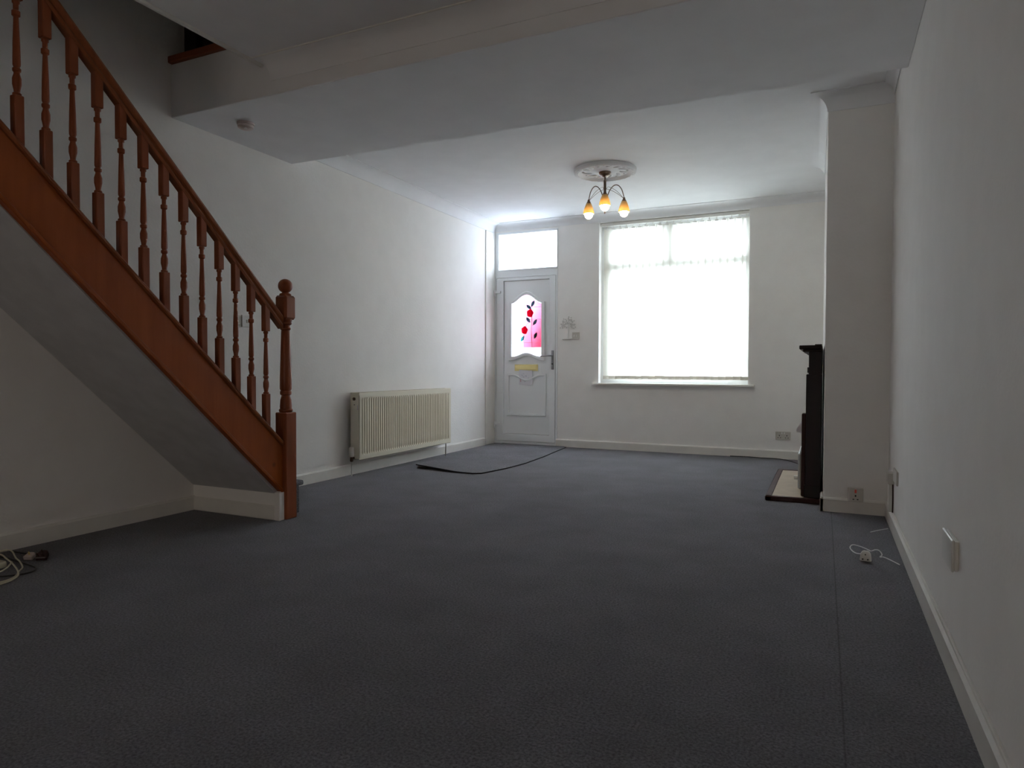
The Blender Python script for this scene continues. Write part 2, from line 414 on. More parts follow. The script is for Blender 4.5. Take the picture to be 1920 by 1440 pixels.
# baseboards
def skirting(name, pts):
    """pts: list of ((x,y) start, (x,y) end, inward normal)"""
    b = bm_new()
    h, t = 0.092, 0.018
    for (x0, y0), (x1, y1), (nx, ny) in pts:
        prof = [(0, 0), (t, 0), (t, h-0.012), (t-0.008, h), (0, h)]
        tb = bmesh.new()
        A = [tb.verts.new((x0+nx*q[0], y0+ny*q[0], q[1])) for q in prof]
        B = [tb.verts.new((x1+nx*q[0], y1+ny*q[0], q[1])) for q in prof]
        tb.faces.new(A); tb.faces.new(B[::-1])
        for i in range(5): tb.faces.new((A[i], B[i], B[(i+1) % 5], A[(i+1) % 5]))
        bmesh.ops.recalc_face_normals(tb, faces=tb.faces)
        merge(b, tb)
    return struct(name, b, M['gloss'])
skirting('baseboard_left', [((XL, YR), (XL, 3.085), (1, 0)), ((XL, 3.20), (XL, 7.20), (1, 0))])
skirting('baseboard_back', [((DR-0.01, YB), (XR, YB), (0, -1))])
skirting('baseboard_right', [((XR, YR), (XR, YC), (-1, 0))])
skirting('baseboard_breast', [((XC-0.016, YC), (XR-0.018, YC), (0, -1)), ((XC, YC-0.018), (XC-0.002, YC+0.2), (-1, 0))])
# phone cable duct along the top of the right baseboard
b = bm_new()
pts = [(XR-0.004, y, 0.096 + 0.003*math.sin(y*3.1)+0.003*math.sin(y*7.7)) for y in [0.2+0.16*k for k in range(27)]]
tube(b, pts, 0.0045, 6)
o = obj('wall_cable', b, M['gloss']); o['label'] = 'white painted cable clipped along the top of the right baseboard'; o['category'] = 'cable'

# ------------------------------------------------------------------ window
w = bpy.data.objects.new('window_1', None); COL.objects.link(w); w.location = (WL, YB, WB); w['kind'] = 'structure'
w['label'] = 'large white framed window behind the vertical blind'
fy0, fy1 = YB+0.090, YB+0.155
b = bm_new()
fw = 0.055; fl = 0.105; ft = 0.095
box(b, WL, WL+fl, fy0, fy1, WB, WT); box(b, WR-fw, WR, fy0, fy1, WB, WT)
box(b, WL+fl, WR-fw, fy0, fy1, WB, WB+fw); box(b, WL+fl, WR-fw, fy0, fy1, WT-ft, WT)
box(b, WL+fl, WR-fw, fy0, fy1, 2.06, 2.16); box(b, -1.655, -1.555, fy0, fy1, 2.16, WT-ft)
obj('window_frame', b, M['upvc'], w)
for (x0, x1, z0, z1) in ((WL+fl, WR-fw, WB+fw, 2.06), (WL+fl, -1.655, 2.16, WT-ft), (-1.555, WR-fw, 2.16, WT-ft)):
    b = bm_new(); box(b, x0, x1, fy0+0.03, fy0+0.036, z0, z1); obj('pane', b, M['glass'], w)
b = bm_new(); box(b, -2.467, -0.683, YB-0.045, YB, WB-0.026, WB, bev=0.006, seg=2); box(b, WL, WR, YB, fy0, WB-0.026, WB); obj('window_sill', b, M['gloss'], w)

# vertical blind
bl = thing('vertical_blind', 'cream vertical blind of hanging fabric slats closed over the big window', 'blind', (-1.57, YB+0.05, 2.60))
b = bm_new(); box(b, WL+0.01, WR-0.008, YB+0.03, YB+0.072, 2.572, 2.606, bev=0.004); obj('headrail', b, M['plastic'], bl)
vw, pitch_v = 0.089, 0.0765
vt, vb = 2.545, 0.812
tb = bmesh.new()
n = 6
prof = [(-vw/2 + vw*k/n, 0.004*math.cos(PI*(k/n-0.5))) for k in range(n+1)]
A = [tb.verts.new((p[0], p[1], vt-2.60)) for p in prof]; B = [tb.verts.new((p[0], p[1], vb+0.038-2.60)) for p in prof]
for i in range(n): tb.faces.new((A[i], A[i+1], B[i+1], B[i]))
me_v = bpy.data.meshes.new('slat'); tb.to_mesh(me_v); tb.free(); me_v.materials.append(M['vane']); me_v.shade_smooth()
tb = bmesh.new()
box(tb, -vw/2, vw/2, -0.0015, 0.005, vb-2.60, vb+0.038-2.60, bev=0.001)
me_h = bpy.data.meshes.new('hem_weight'); tb.to_mesh(me_h); tb.free(); me_h.materials.append(M['hem'])
tb = bmesh.new()
box(tb, -0.004, 0.004, -0.003, 0.003, vt-2.60, 2.573-2.60); box(tb, -0.02, 0.02, -0.002, 0.004, vt-0.012-2.60, vt+0.004-2.60)
me_c = bpy.data.meshes.new('carrier'); tb.to_mesh(me_c); tb.free(); me_c.materials.append(M['plastic'])
NV = 21
for k in range(NV):
    x = -2.318 + pitch_v*k*(1.0 if k else 1)
    ang = math.radians(random.uniform(7, 12))
    if k == 0: x += 0.008; ang = math.radians(34)
    if k == 1: ang = math.radians(26)
    o = bpy.data.objects.new('slat', me_v); COL.objects.link(o); o.parent = bl
    o.location = (x+1.57, 0, random.uniform(-0.003, 0.003)); o.rotation_euler = (0, 0, ang)
    for nm, me in (('hem_weight', me_h), ('carrier', me_c)):
        q = bpy.data.objects.new(nm, me); COL.objects.link(q); q.parent = o
b = bm_new()
tube(b, [(-0.782, YB+0.05, 2.572), (-0.780, YB+0.05, 1.30), (-0.778, YB+0.052, 1.0), (-0.772, YB+0.055, 0.97), (-0.766, YB+0.05, 1.0), (-0.768, YB+0.05, 2.572)], 0.0022, 6)
obj('pull_chain', b, M['plastic'], bl)
b = bm_new()
tube(b, [(-2.33+pitch_v*k*0.98, YB+0.046 + (0.004 if k % 2 else 0), vb+0.012-(0.006 if k % 2 else 0)) for k in range(22)], 0.0015, 5)
obj('bottom_chain', b, M['plastic'], bl)

# ------------------------------------------------------------------ front door with fanlight
d = bpy.data.objects.new('door_1', None); COL.objects.link(d); d.location = (-3.32, YB, 0); d['kind'] = 'structure'
d['label'] = 'white front door with an arched rose glass panel and a fanlight above'
f0, f1 = YB-0.006, YB+0.06
FX0, FX1 = DL+0.002, DR
b = bm_new()
plate(b, [(FX0, 0.001), (FX1, 0.001), (FX1, DT-0.001), (FX0, DT-0.001)],
      [[(FX0+0.022, 0.034), (FX1-0.022, 0.034), (FX1-0.022, 2.045), (FX0+0.022, 2.045)],
       [(-3.684, 2.142), (-2.912, 2.142), (-2.912, 2.572), (-3.684, 2.572)]], f0, f1)
obj('door_frame', b, M['upvc'], d)
# glazing bead of the fanlight, pane
b = bm_new()
plate(b, [(-3.700, 2.126), (-2.908, 2.126), (-2.908, 2.588), (-3.700, 2.588)], [[(-3.684, 2.142), (-2.914, 2.142), (-2.914, 2.572), (-3.684, 2.572)]], f0-0.007, f0, bev=0.002)
obj('glazing_bead', b, M['upvc'], d)
b = bm_new(); box(b, -3.69, -2.911, YB+0.02, YB+0.026, 2.136, 2.578); obj('fanlight_pane', b, M['frost'], d)
# sash: stiles and rails round the inset panel
SX0, SX1 = FX0+0.026, FX1-0.026
b = bm_new()
PX0, PX1, PZ0, PZ1 = -3.617, -3.010, 0.126, 2.004
plate(b, [(SX0, 0.038), (SX1, 0.038), (SX1, 2.041), (SX0, 2.041)], [[(PX0, PZ0), (PX1, PZ0), (PX1, PZ1), (PX0, PZ1)]], YB-0.012, YB+0.05, bev=0.004)
sash = obj('sash', b, M['upvc'], d)
# dark gap behind the sash edge
b = bm_new(); plate(b, [(FX0+0.008, 0.012), (FX1-0.008, 0.012), (FX1-0.008, 2.065), (FX0+0.008, 2.065)], [[(PX0+0.03, PZ0+0.03), (PX0+0.03, PZ1-0.03), (PX1-0.03, PZ1-0.03), (PX1-0.03, PZ0+0.03)]], YB+0.0605, YB+0.068)
obj('weather_seal', b, M['dark'], d)
CX = -3.307
def arch(hw, zs, zt, zb, zbm, n=20):
    """outline: straight sides, ogee head, arched foot"""
    top = [(CX + hw*(1-2*k/n), zs + (zt-zs)*(0.5+0.5*math.cos(PI*abs(1-2*k/n)))**0.9) for k in range(n+1)]
    bot = [(CX - hw*(1-2*k/n), zb + (zbm-zb)*(0.5+0.5*math.cos(PI*min(1, abs(1-2*k/n)*1.1)))) for k in range(n+1)]
    return top + bot
inner = arch(0.195, 1.720, 1.822, 1.078, 1.123)
b = bm_new()
plate(b, [(PX0+0.004, PZ0+0.004), (PX1-0.004, PZ0+0.004), (PX1-0.004, PZ1-0.004), (PX0+0.004, PZ1-0.004)], [inner[::-1]], YB+0.008, YB+0.05)
panel = obj('door_panel', b, M['upvc'], d)
b = bm_new(); plate(b, arch(0.238, 1.735, 1.866, 1.022, 1.082), [inner[::-1]], YB-0.022, YB+0.010, bev=0.010); obj('glass_moulding', b, M['upvc'], panel, True)
# lower raised panel with dipped head
def dip(x0, x1, z0, z1, dz, n=20):
    out = [(x0, z0), (x1, z0)]
    for k in range(n+1):
        u = 1-2*k/n
        out.append(((x0+x1)/2 + (x1-x0)/2*u, z1 - dz*(0.5+0.5*math.cos(PI*min(1, abs(u)*1.25)))))
    return out
lo, li = dip(-3.568, -3.048, 0.352, 0.868, 0.065), dip(-3.540, -3.076, 0.380, 0.838, 0.062)
b = bm_new(); plate(b, lo, [li[::-1]], YB-0.016, YB+0.009, bev=0.008); obj('panel_moulding', b, M['upvc'], panel, True)
# stained glass
b = bm_new(); plate(b, arch(0.199, 1.722, 1.824, 1.074, 1.119), [], YB+0.026, YB+0.032)
sg = obj('glass_panel', b, M['frost'], d, label='frosted pane with a pink rose design')
def pinkoutline():
    pts = [(-3.362, 1.185), (-3.117, 1.185), (-3.117, 1.716)]
    for k in range(9):
        x = -3.117 - (3.362-3.117)*(k+1)/9
        u = min(1, abs(x-CX)/0.195)
        pts.append((x, 1.716 + 0.098*(0.5+0.5*math.cos(PI*u))))
    return pts
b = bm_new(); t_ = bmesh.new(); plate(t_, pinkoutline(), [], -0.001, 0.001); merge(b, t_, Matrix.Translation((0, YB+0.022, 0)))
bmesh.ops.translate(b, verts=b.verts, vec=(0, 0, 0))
pk = obj('pink_layer', b, M['pink'], sg)
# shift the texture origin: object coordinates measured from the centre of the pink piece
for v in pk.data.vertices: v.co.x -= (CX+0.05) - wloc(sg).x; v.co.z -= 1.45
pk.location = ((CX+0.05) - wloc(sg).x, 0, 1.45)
def leafbm(cx, cz, ln, wd, ang, y):
    b = bm_new(); n = 8
    pts = [(-ln/2 + ln*k/n, wd/2*math.sin(PI*k/n)**0.8) for k in range(n+1)] + [(ln/2 - ln*k/n, -wd/2*math.sin(PI*k/n)**0.8) for k in range(1, n)]
    c, s = math.cos(ang), math.sin(ang)
    plate(b, [(cx+p[0]*c-p[1]*s, cz+p[0]*s+p[1]*c) for p in pts], [], y-0.0015, y+0.0015)
    return b
for (x, z, a) in ((-3.235, 1.716, 62), (-3.288, 1.676, 140), (-3.296, 1.520, 128), (-3.206, 1.490, 55), (-3.199, 1.329, 66), (-3.372, 1.293, 58)):
    obj('rose_leaf', leafbm(x, z, 0.086, 0.040, math.radians(a), YB+0.017), M['leaf_green'], sg)
for (x, z) in ((-3.272, 1.601), (-3.345, 1.396)):
    b = bm_new()
    pts = [(x+0.043*(1+0.07*math.sin(5*t+1))*math.cos(t), z+0.048*(1+0.07*math.sin(5*t+1))*math.sin(t)) for t in [2*PI*k/30 for k in range(30)]]
    plate(b, pts, [], YB+0.0155, YB+0.0185); obj('rose_flower', b, M['rose_red'], sg)
def came(pts, r=0.0022):
    b = bm_new(); tube(b, [(p[0], YB+0.0195, p[1]) for p in pts], r, 5); obj('lead_line', b, M['came'], sg)
came([(-3.362, 1.20), (-3.362, 1.770)]); came([(-3.245, 1.10), (-3.245, 1.800)])
for z in (1.675, 1.525, 1.245): came([(-3.362, z), (-3.116, z)])
came([(-3.255, 1.64), (-3.25, 1.50), (-3.26, 1.42), (-3.245, 1.12)], 0.003); came([(-3.262, 1.43), (-3.225, 1.47), (-3.21, 1.48)]); came([(-3.33, 1.44), (-3.31, 1.475), (-3.26, 1.50)])
# hinges
for z in (1.868, 0.245):
    b = bm_new(); box(b, -3.735, -3.648, YB-0.034, YB-0.012, z-0.014, z+0.016, bev=0.003); lathe(b, [(0.011, -0.055), (0.012, -0.05), (0.012, 0.02), (0.009, 0.024)], -3.726, YB-0.030, z, 12)
    obj('hinge', b, M['upvc'], d, True)
# handle
b = bm_new(); box(b, -2.978, -2.947, YB-0.024, YB-0.012, 0.917, 1.146, bev=0.005, seg=2); hp = obj('handle_plate', b, M['chrome'], d, True)
b = bm_new(); tube(b, [(-2.962, YB-0.024, 1.083), (-2.962, YB-0.062, 1.083), (-2.975, YB-0.068, 1.083), (-3.04, YB-0.068, 1.081), (-3.10, YB-0.064, 1.078)], [0.010, 0.010, 0.010, 0.0085, 0.007], 10, 4); obj('lever', b, M['chrome'], hp, True)
b = bm_new(); lathe(b, [(0, -0.006), (0.008, -0.006), (0.008, 0.006), (0, 0.006)], 0, 0, 0, 14, Matrix.Translation((-2.962, YB-0.026, 0.985)) @ Matrix.Rotation(PI/2, 4, 'X')); obj('key_cylinder', b, M['dark'], hp, True)
# letter plate
b = bm_new(); box(b, -3.466, -3.160, YB-0.006, YB+0.010, 0.900, 0.978, bev=0.003); lp = obj('letter_plate', b, M['brass'], d)
b = bm_new(); box(b, -3.452, -3.172, YB-0.014, YB-0.006, 0.914, 0.970, bev=0.003); obj('letter_flap', b, M['brass'], lp)

# leaflet hanging from the letter plate
lf = thing('leaflet', 'folded white printed leaflet hanging out of the brass letter slot', 'leaflet', (-3.31, YB-0.02, 0.905))
def rot_y(b, ang, c):
    bmesh.ops.rotate(b, verts=b.verts, cent=c, matrix=Matrix.Rotation(ang, 3, 'Y'))
b = bm_new(); box(b, -3.398, -3.240, YB-0.022, YB-0.016, 0.722, 0.908); rot_y(b, math.radians(4), (-3.31, YB, 0.905)); bmesh.ops.rotate(b, verts=b.verts, cent=(0, YB-0.019, 0.908), matrix=Matrix.Rotation(math.radians(7), 3, 'X')); obj('page', b, M['paper'], lf)
b = bm_new(); box(b, -3.390, -3.222, YB-0.030, YB-0.024, 0.738, 0.908); rot_y(b, math.radians(1), (-3.31, YB, 0.905)); bmesh.ops.rotate(b, verts=b.verts, cent=(0, YB-0.019, 0.908), matrix=Matrix.Rotation(math.radians(9), 3, 'X')); obj('page', b, M['paper'], lf)
RX9 = Matrix.Rotation(math.radians(9), 3, 'X')
b = bm_new(); random.seed(3)
for k in range(10):
    x = random.uniform(-3.37, -3.27); z = random.uniform(0.765, 0.865); l = random.uniform(0.010, 0.028)
    box(b, x, x+l, YB-0.0306, YB-0.0301, z, z+0.0035)
bmesh.ops.rotate(b, verts=b.verts, cent=(0, YB-0.019, 0.908), matrix=RX9)
o = obj('print', b, M['ink'], lf); o['kind'] = 'stuff'
b = bm_new(); box(b, -3.386, -3.378, YB-0.0306, YB-0.0301, 0.765, 0.81)
bmesh.ops.rotate(b, verts=b.verts, cent=(0, YB-0.019, 0.908), matrix=RX9)
obj('print_strip', b, M['redink'], lf, label='red printed strip')

# ------------------------------------------------------------------ staircase
st = thing('staircase', 'stained pine staircase with turned balusters, rising along the left wall', 'staircase', (-3.36, 3.1, 0))
SL = 0.94
SX_IN, SX_OUT = -3.036, -3.004
ZTOP = lambda y: 0.520 + (3.03-y)*SL      # top of the string
ZBOT = lambda y: 0.165 + (3.10-y)*SL      # bottom of the string
Y_HI = 0.55
b = bm_new(); prism(b, [(3.105, ZBOT(3.105)), (3.105, ZTOP(3.105)), (Y_HI, ZTOP(Y_HI)), (Y_HI, ZBOT(Y_HI))], 'x', SX_IN, SX_OUT, bev=0.002)
string = obj('outer_string', b, M['pine_y'], st)
b = bm_new(); prism(b, [(3.105, ZTOP(3.105)), (3.105, ZTOP(3.105)+0.030), (Y_HI, ZTOP(Y_HI)+0.030), (Y_HI, ZTOP(Y_HI))], 'x', -3.050, -2.990, bev=0.006)
obj('string_capping', b, M['pine_rail'], st)
b = bm_new(); prism(b, [(3.10, ZBOT(3.10)-0.004), (3.10, ZBOT(3.10)+0.024), (Y_HI, ZBOT(Y_HI)+0.024), (Y_HI, ZBOT(Y_HI)-0.004)], 'x', SX_OUT, SX_OUT+0.010, bev=0.003)
obj('string_bead', b, M['pine_y'], st)
b = bm_new(); prism(b, [(3.15, ZBOT(3.10)+0.1), (3.15, ZTOP(3.105)+0.05), (Y_HI, ZTOP(Y_HI)+0.05), (Y_HI, ZBOT(Y_HI)+0.02)], 'x', XL+0.001, XL+0.026)
obj('wall_string', b, M['gloss'], st)
# carpeted treads
RISE = 0.2045; GO = RISE/SL; Y1 = 3.313
tb = bmesh.new()
prism(tb, [(-0.02, 0), (0, 0), (0, RISE-0.03)] + [(0.012+0.020*math.sin(a), RISE-0.018-0.018*math.cos(a)) for a in [PI*k/6 for k in range(7)]] + [(-GO, RISE), (-GO, RISE-0.03), (-0.02, RISE-0.03)], 'x', XL+0.027, SX_IN-0.001)
me_t = bpy.data.meshes.new('tread'); tb.to_mesh(me_t); tb.free(); me_t.materials.append(M['carpet'])
for k in range(1, 13):
    o = bpy.data.objects.new('tread', me_t); COL.objects.link(o); o.parent = st
    o.location = (3.36, Y1 - GO*k - 3.1, RISE*k)
# bottom step with a rounded end, running past the newel post
b = bm_new()
box(b, XL+0.027, -3.070, 3.107, Y1, 0.0, RISE-0.03)
box(b, XL+0.027, -3.050, 3.107, Y1+0.030, RISE-0.032, RISE+0.002, bev=0.014, seg=3)
obj('bottom_step', b, M['carpet'], st, True)
# sloping plaster underside and end panel below the stairs
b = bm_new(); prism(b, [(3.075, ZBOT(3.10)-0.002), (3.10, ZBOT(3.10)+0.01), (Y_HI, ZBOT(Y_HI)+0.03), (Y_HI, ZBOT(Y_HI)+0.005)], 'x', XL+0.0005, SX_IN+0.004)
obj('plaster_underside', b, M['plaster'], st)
b = bm_new(); box(b, XL+0.0005, SX_OUT, 3.078, 3.105, 0, ZBOT(3.09)); box(b, -3.030, -2.992, 3.062, 3.105, 0, ZBOT(3.09)-0.003, bev=0.002); obj('end_panel', b, M['wall'], st)
b = bm_new(); box(b, XL+0.018, -3.030, 3.062, 3.078, 0, 0.088, bev=0.004); obj('end_panel_skirting', b, M['gloss'], st)
# newel post
NXc, NYc = -3.020, 3.150
b = bm_new()
hb = 0.045
box(b, NXc-hb, NXc+hb, NYc-hb, NYc+hb, 0, 0.655, bev=0.005)
lathe(b, [(0.036, 0.655), (0.041, 0.662), (0.041, 0.672), (0.035, 0.678), (0.036, 0.69), (0.033, 0.73), (0.026, 0.755), (0.026, 0.76), (0.034, 0.766), (0.034, 0.782), (0.030, 0.788), (0.0355, 0.80), (0.035, 0.86), (0.031, 1.0), (0.026, 1.155), (0.024, 1.158), (0.031, 1.166), (0.031, 1.174), (0.025, 1.182), (0.026, 1.19), (0.037, 1.197), (0.038, 1.207), (0.034, 1.212), (0.039, 1.216), (0.039, 1.228)], NXc, NYc, 0, 24)
newel = obj('newel_post', b, M['pine_z'], st, True, 35)
b = bm_new(); box(b, NXc-0.0455, NXc+0.0455, NYc-0.0455, NYc+0.0455, 1.225, 1.372, bev=0.012, seg=1)
lathe(b, [(0.034, 1.368), (0.036, 1.376), (0.033, 1.384), (0.021, 1.390), (0.018, 1.394), (0.018, 1.398)], NXc, NYc, 0, 24)
obj('newel_head', b, M['pine_z'], newel, True, 30)
b = bm_new(); lathe(b, [(0, 1.388)] + [(0.0435*math.sin(PI*k/14), 1.4315-0.0435*math.cos(PI*k/14)) for k in range(1, 14)] + [(0, 1.475)], NXc, NYc, 0, 28); obj('ball_finial', b, M['pine_z'], newel, True)
# handrail: moulded section swept along the slope
HR = lambda y: 1.335 + (3.023-y)*0.962     # top
sec = [(-0.020, -0.062), (0.020, -0.062), (0.024, -0.050), (0.019, -0.038), (0.028, -0.030), (0.030, -0.018), (0.024, -0.006), (0.012, 0), (-0.012, 0), (-0.024, -0.006), (-0.030, -0.018), (-0.028, -0.030), (-0.019, -0.038), (-0.024, -0.050)]
b = bm_new(); tb = bmesh.new()
ends = [3.108, 0.5]
Rg = [[tb.verts.new((NXc+q[0], y, HR(y)+q[1]*1.39)) for q in sec] for y in ends]
n = len(sec)
for i in range(n): tb.faces.new((Rg[0][i], Rg[1][i], Rg[1][(i+1) % n], Rg[0][(i+1) % n]))
tb.faces.new(Rg[0]); tb.faces.new(Rg[1][::-1]); bmesh.ops.recalc_face_normals(tb, faces=tb.faces); merge(b, tb)
obj('handrail', b, M['pine_rail'], st, True, 25)
# balusters
BTOP = lambda y: HR(y)-0.075
tb = bmesh.new()
L0, L1 = 0.03, 0.18        # bottom square part above the capping
hs = 0.0185
box(tb, -hs, hs, -hs, hs, -0.030, 0.198, bev=0.003)
lathe(tb, [(0.012, 0.196), (0.0165, 0.200), (0.0165, 0.206), (0.011, 0.212), (0.012, 0.222), (0.0165, 0.245), (0.0165, 0.27), (0.011, 0.290), (0.011, 0.296), (0.0155, 0.302), (0.0155, 0.312), (0.011, 0.318), (0.0145, 0.328), (0.0145, 0.345), (0.013, 0.42), (0.0095, 0.528), (0.0095, 0.532), (0.0155, 0.538), (0.0155, 0.556), (0.010, 0.562), (0.010, 0.586), (0.014, 0.592), (0.014, 0.600), (0.011, 0.606)], 0, 0, 0, 14)
box(tb, -hs, hs, -hs, hs, 0.604, 0.775, bev=0.003)
# slope the top end so it meets the underside of the rail
for v in tb.verts:
    if v.co.z > 0.7: v.co.z -= v.co.y*0.962
    if v.co.z < 0.0: v.co.z -= v.co.y*SL
me_b = bpy.data.meshes.new('baluster'); tb.to_mesh(me_b); tb.free(); me_b.materials.append(M['pine_z']); me_b.shade_smooth(); me_b.set_sharp_from_angle(angle=math.radians(35))
for k in range(-6, 13):
    y = 1.649 + 0.1117*k
    o = bpy.data.objects.new('baluster', me_b); COL.objects.link(o); o.parent = st
    z0 = ZTOP(y)+0.035
    o.location = (NXc+3.36, y-3.1, z0)
    o.scale = (1, 1, (BTOP(y)+0.01-z0)/0.775)

# landing edge and balustrade upstairs
lb = thing('landing_balustrade', 'dark brown landing balustrade seen through the opening above the stairs', 'balustrade', (-3.4, 2.95, 2.86))
b = bm_new(); box(b, XL+0.001, WX-0.001, 2.912, 3.02, 2.829, 2.872, bev=0.006, seg=2); obj('nosing', b, M['pine_z'], lb)
b = bm_new(); box(b, -3.648, -3.545, 2.95, 3.05, 2.872, 3.95, bev=0.005); obj('post', b, M['mahog'], lb)
b = bm_new(); box(b, -3.545, WX-0.001, 2.975, 3.025, 3.74, 3.80, bev=0.008); obj('rail', b, M['mahog'], lb)
for x in (-3.50, -3.465, -3.35, -3.24, -3.13, -3.03):
    b = bm_new(); box(b, x-0.0185, x+0.0185, 2.98, 3.017, 2.872, 3.745, bev=0.003); obj('spindle', b, M['mahog'], lb)
b = bm_new(); box(b, XL, WX, 3.02, 4.4, 2.829, 2.86); struct('floor.001', b, M['carpet'])

# ------------------------------------------------------------------ radiator
RX0, RX1, RY0, RY1, RZ0, RZ1 = XL+0.035, XL+0.132, 4.640, 6.178, 0.135, 0.718
ra = thing('radiator', 'long cream ribbed radiator on the left wall under nothing but bare plaster', 'radiator', (XL, 5.4, 0.14))
ra['label'] = 'long cream ribbed panel radiator on the left wall near the front door'
def rib_panel(x, out):
    b = bm_new(); tb = bmesh.new()
    pts = []
    N_ = 46; p = (RY1-RY0-0.05)/N_
    pts = [(RY0, 0), (RY0+0.022, 0)]
    for k in range(N_):
        y = RY0+0.025+k*p
        pts += [(y, -0.0), (y+p*0.20, -0.009), (y+p*0.42, -0.009), (y+p*0.62, 0.0)]
    pts += [(RY1-0.022, 0), (RY1, 0)]
    zs = [(RZ0, 0, -0.012), (RZ0+0.006, 0, 0), (RZ0+0.044, 0, 0), (RZ0+0.062, 1, 0), (RZ1-0.062, 1, 0), (RZ1-0.044, 0, 0), (RZ1-0.006, 0, 0), (RZ1, 0, -0.012)]
    rows = [[tb.verts.new((x+out*(q[1]*f+dx), q[0], z)) for q in pts] for z, f, dx in zs]
    for a, c in zip(rows, rows[1:]):
        for i in range(len(pts)-1): tb.faces.new((a[i], a[i+1], c[i+1], c[i]))
    bmesh.ops.recalc_face_normals(tb, faces=tb.faces)
    merge(b, tb); return b
obj('front_panel', rib_panel(RX1, 1), M['rad'], ra)
obj('rear_panel', rib_panel(RX0+0.012, -1), M['rad'], ra)
for y in (RY0-0.003, RY1-0.001):
    b = bm_new(); box(b, RX0, RX1-0.004, y, y+0.004, RZ0+0.01, RZ1-0.002, bev=0.0015); obj('side_cover', b, M['rad'], ra)
b = bm_new()
for k in range(64):
    y = RY0+0.02+k*(RY1-RY0-0.04)/63
    box(b, RX0+0.014, RX1-0.016, y-0.004, y+0.004, RZ1-0.012, RZ1-0.006)
box(b, RX0+0.004, RX0+0.016, RY0, RY1, RZ1-0.012, RZ1); box(b, RX1-0.018, RX1-0.004, RY0, RY1, RZ1-0.012, RZ1)
obj('top_grille', b, M['rad'], ra)
b = bm_new(); box(b, RX0+0.014, RX1-0.014, RY0+0.004, RY1-0.004, RZ0+0.02, RZ1-0.03); obj('convector_fins', b, M['radgap'], ra)
b = bm_new(); lathe(b, [(0.014, 0), (0.014, 0.006), (0.009, 0.007), (0.009, 0.003), (0, 0.003)], 0, 0, 0, 16, Matrix.Translation((RX0+0.042, RY0-0.003, RZ1-0.055)) @ Matrix.Rotation(PI/2, 4, 'X')); obj('end_plug', b, M['bronze'], ra, True)
b = bm_new(); lathe(b, [(0.004, 0), (0.004, 0.003), (0, 0.003)], 0, 0, 0, 8, Matrix.Translation((RX0+0.044, RY0-0.003, RZ1-0.105)) @ Matrix.Rotation(PI/2, 4, 'X')); obj('bleed_hole', b, M['dark'], ra)
b = bm_new(); box(b, RX1-0.022, RX1-0.017, RY0-0.0045, RY0-0.003, RZ1-0.15, RZ1-0.11); obj('maker_mark', b, M['ink'], ra)
# thermostatic valve and pipes
b = bm_new(); lathe(b, [(0.012, 0.165), (0.020, 0.170), (0.022, 0.178), (0.022, 0.240), (0.018, 0.250), (0, 0.252)], RX0+0.035, RY0-0.032, 0, 18); obj('valve_head', b, M['plastic'], ra, True)
b = bm_new(); lathe(b, [(0.010, 0.125), (0.014, 0.13), (0.014, 0.150), (0.011, 0.165)], RX0+0.035, RY0-0.032, 0, 14); tube(b, [(RX0+0.035, RY0-0.032, 0.155), (RX0+0.035, RY0+0.002, 0.155)], 0.010, 10); obj('valve_body', b, M['bronze'], ra, True)
b = bm_new(); tube(b, [(RX0+0.035, RY0-0.032, 0.128), (RX0+0.035, RY0-0.030, 0.0)], 0.0055, 8); obj('pipe', b, M['plastic'], ra, True)
b = bm_new(); tube(b, [(RX1-0.03, RY1-0.05, RZ0+0.004), (RX1-0.03, RY1-0.05, 0.10), (RX1-0.03, RY1-0.058, 0.0)], 0.0055, 8); obj('pipe', b, M['radgap'], ra, True)

# ------------------------------------------------------------------ carpet offcut used as a door mat
edge = [(-3.44, 5.235), (-3.22, 5.205), (-2.98, 5.16), (-2.80, 5.16), (-2.735, 5.20), (-2.665, 5.55), (-2.640, 5.95), (-2.670, 6.5), (-2.72, 7.0), (-2.752, 7.36)]
left = [(-3.60, 7.41), (-3.66, 6.9), (-3.60, 6.3), (-3.54, 5.8), (-3.485, 5.4)]
top = [(-3.20, 7.42)]
loop = edge + [(-2.80, 7.415)] + top + left
b = bm_new(); tb = bmesh.new()
def lift(x, y):
    dd = math.hypot(x+3.46, y-5.22)
    return 0.030*max(0, 1-dd/0.62)**1.3
inner = [(-3.0+(x+3.0)*0.8, 6.3+(y-6.3)*0.86) for x, y in loop]
mid = [(-3.05, 5.9), (-3.05, 6.9)]
lo_ = [tb.verts.new((x, y, 0.002+lift(x, y))) for x, y in loop]
hi_ = [tb.verts.new((x, y, 0.012+lift(x, y))) for x, y in loop]
hin = [tb.verts.new((x, y, 0.014+lift(x, y))) for x, y in inner]
n = len(loop)
for i in range(n):
    j = (i+1) % n
    f = tb.faces.new((lo_[i], lo_[j], hi_[j], hi_[i])); f.material_index = 1
    tb.faces.new((hi_[i], hi_[j], hin[j], hin[i]))
tb.faces.new(hin); f = tb.faces.new(lo_[::-1]); f.material_index = 1
bmesh.ops.triangulate(tb, faces=[f for f in tb.faces if len(f.verts) > 4])
bmesh.ops.recalc_face_normals(tb, faces=tb.faces)
me = bpy.data.meshes.new('carpet_mat'); tb.to_mesh(me); tb.free(); b.free()
me.materials.append(M['carpet']); me.materials.append(M['carpet_edge'])
o = bpy.data.objects.new('carpet_mat', me); COL.objects.link(o)
o['label'] = 'blue grey carpet offcut laid as a mat by the front door, one corner curling up'; o['category'] = 'mat'

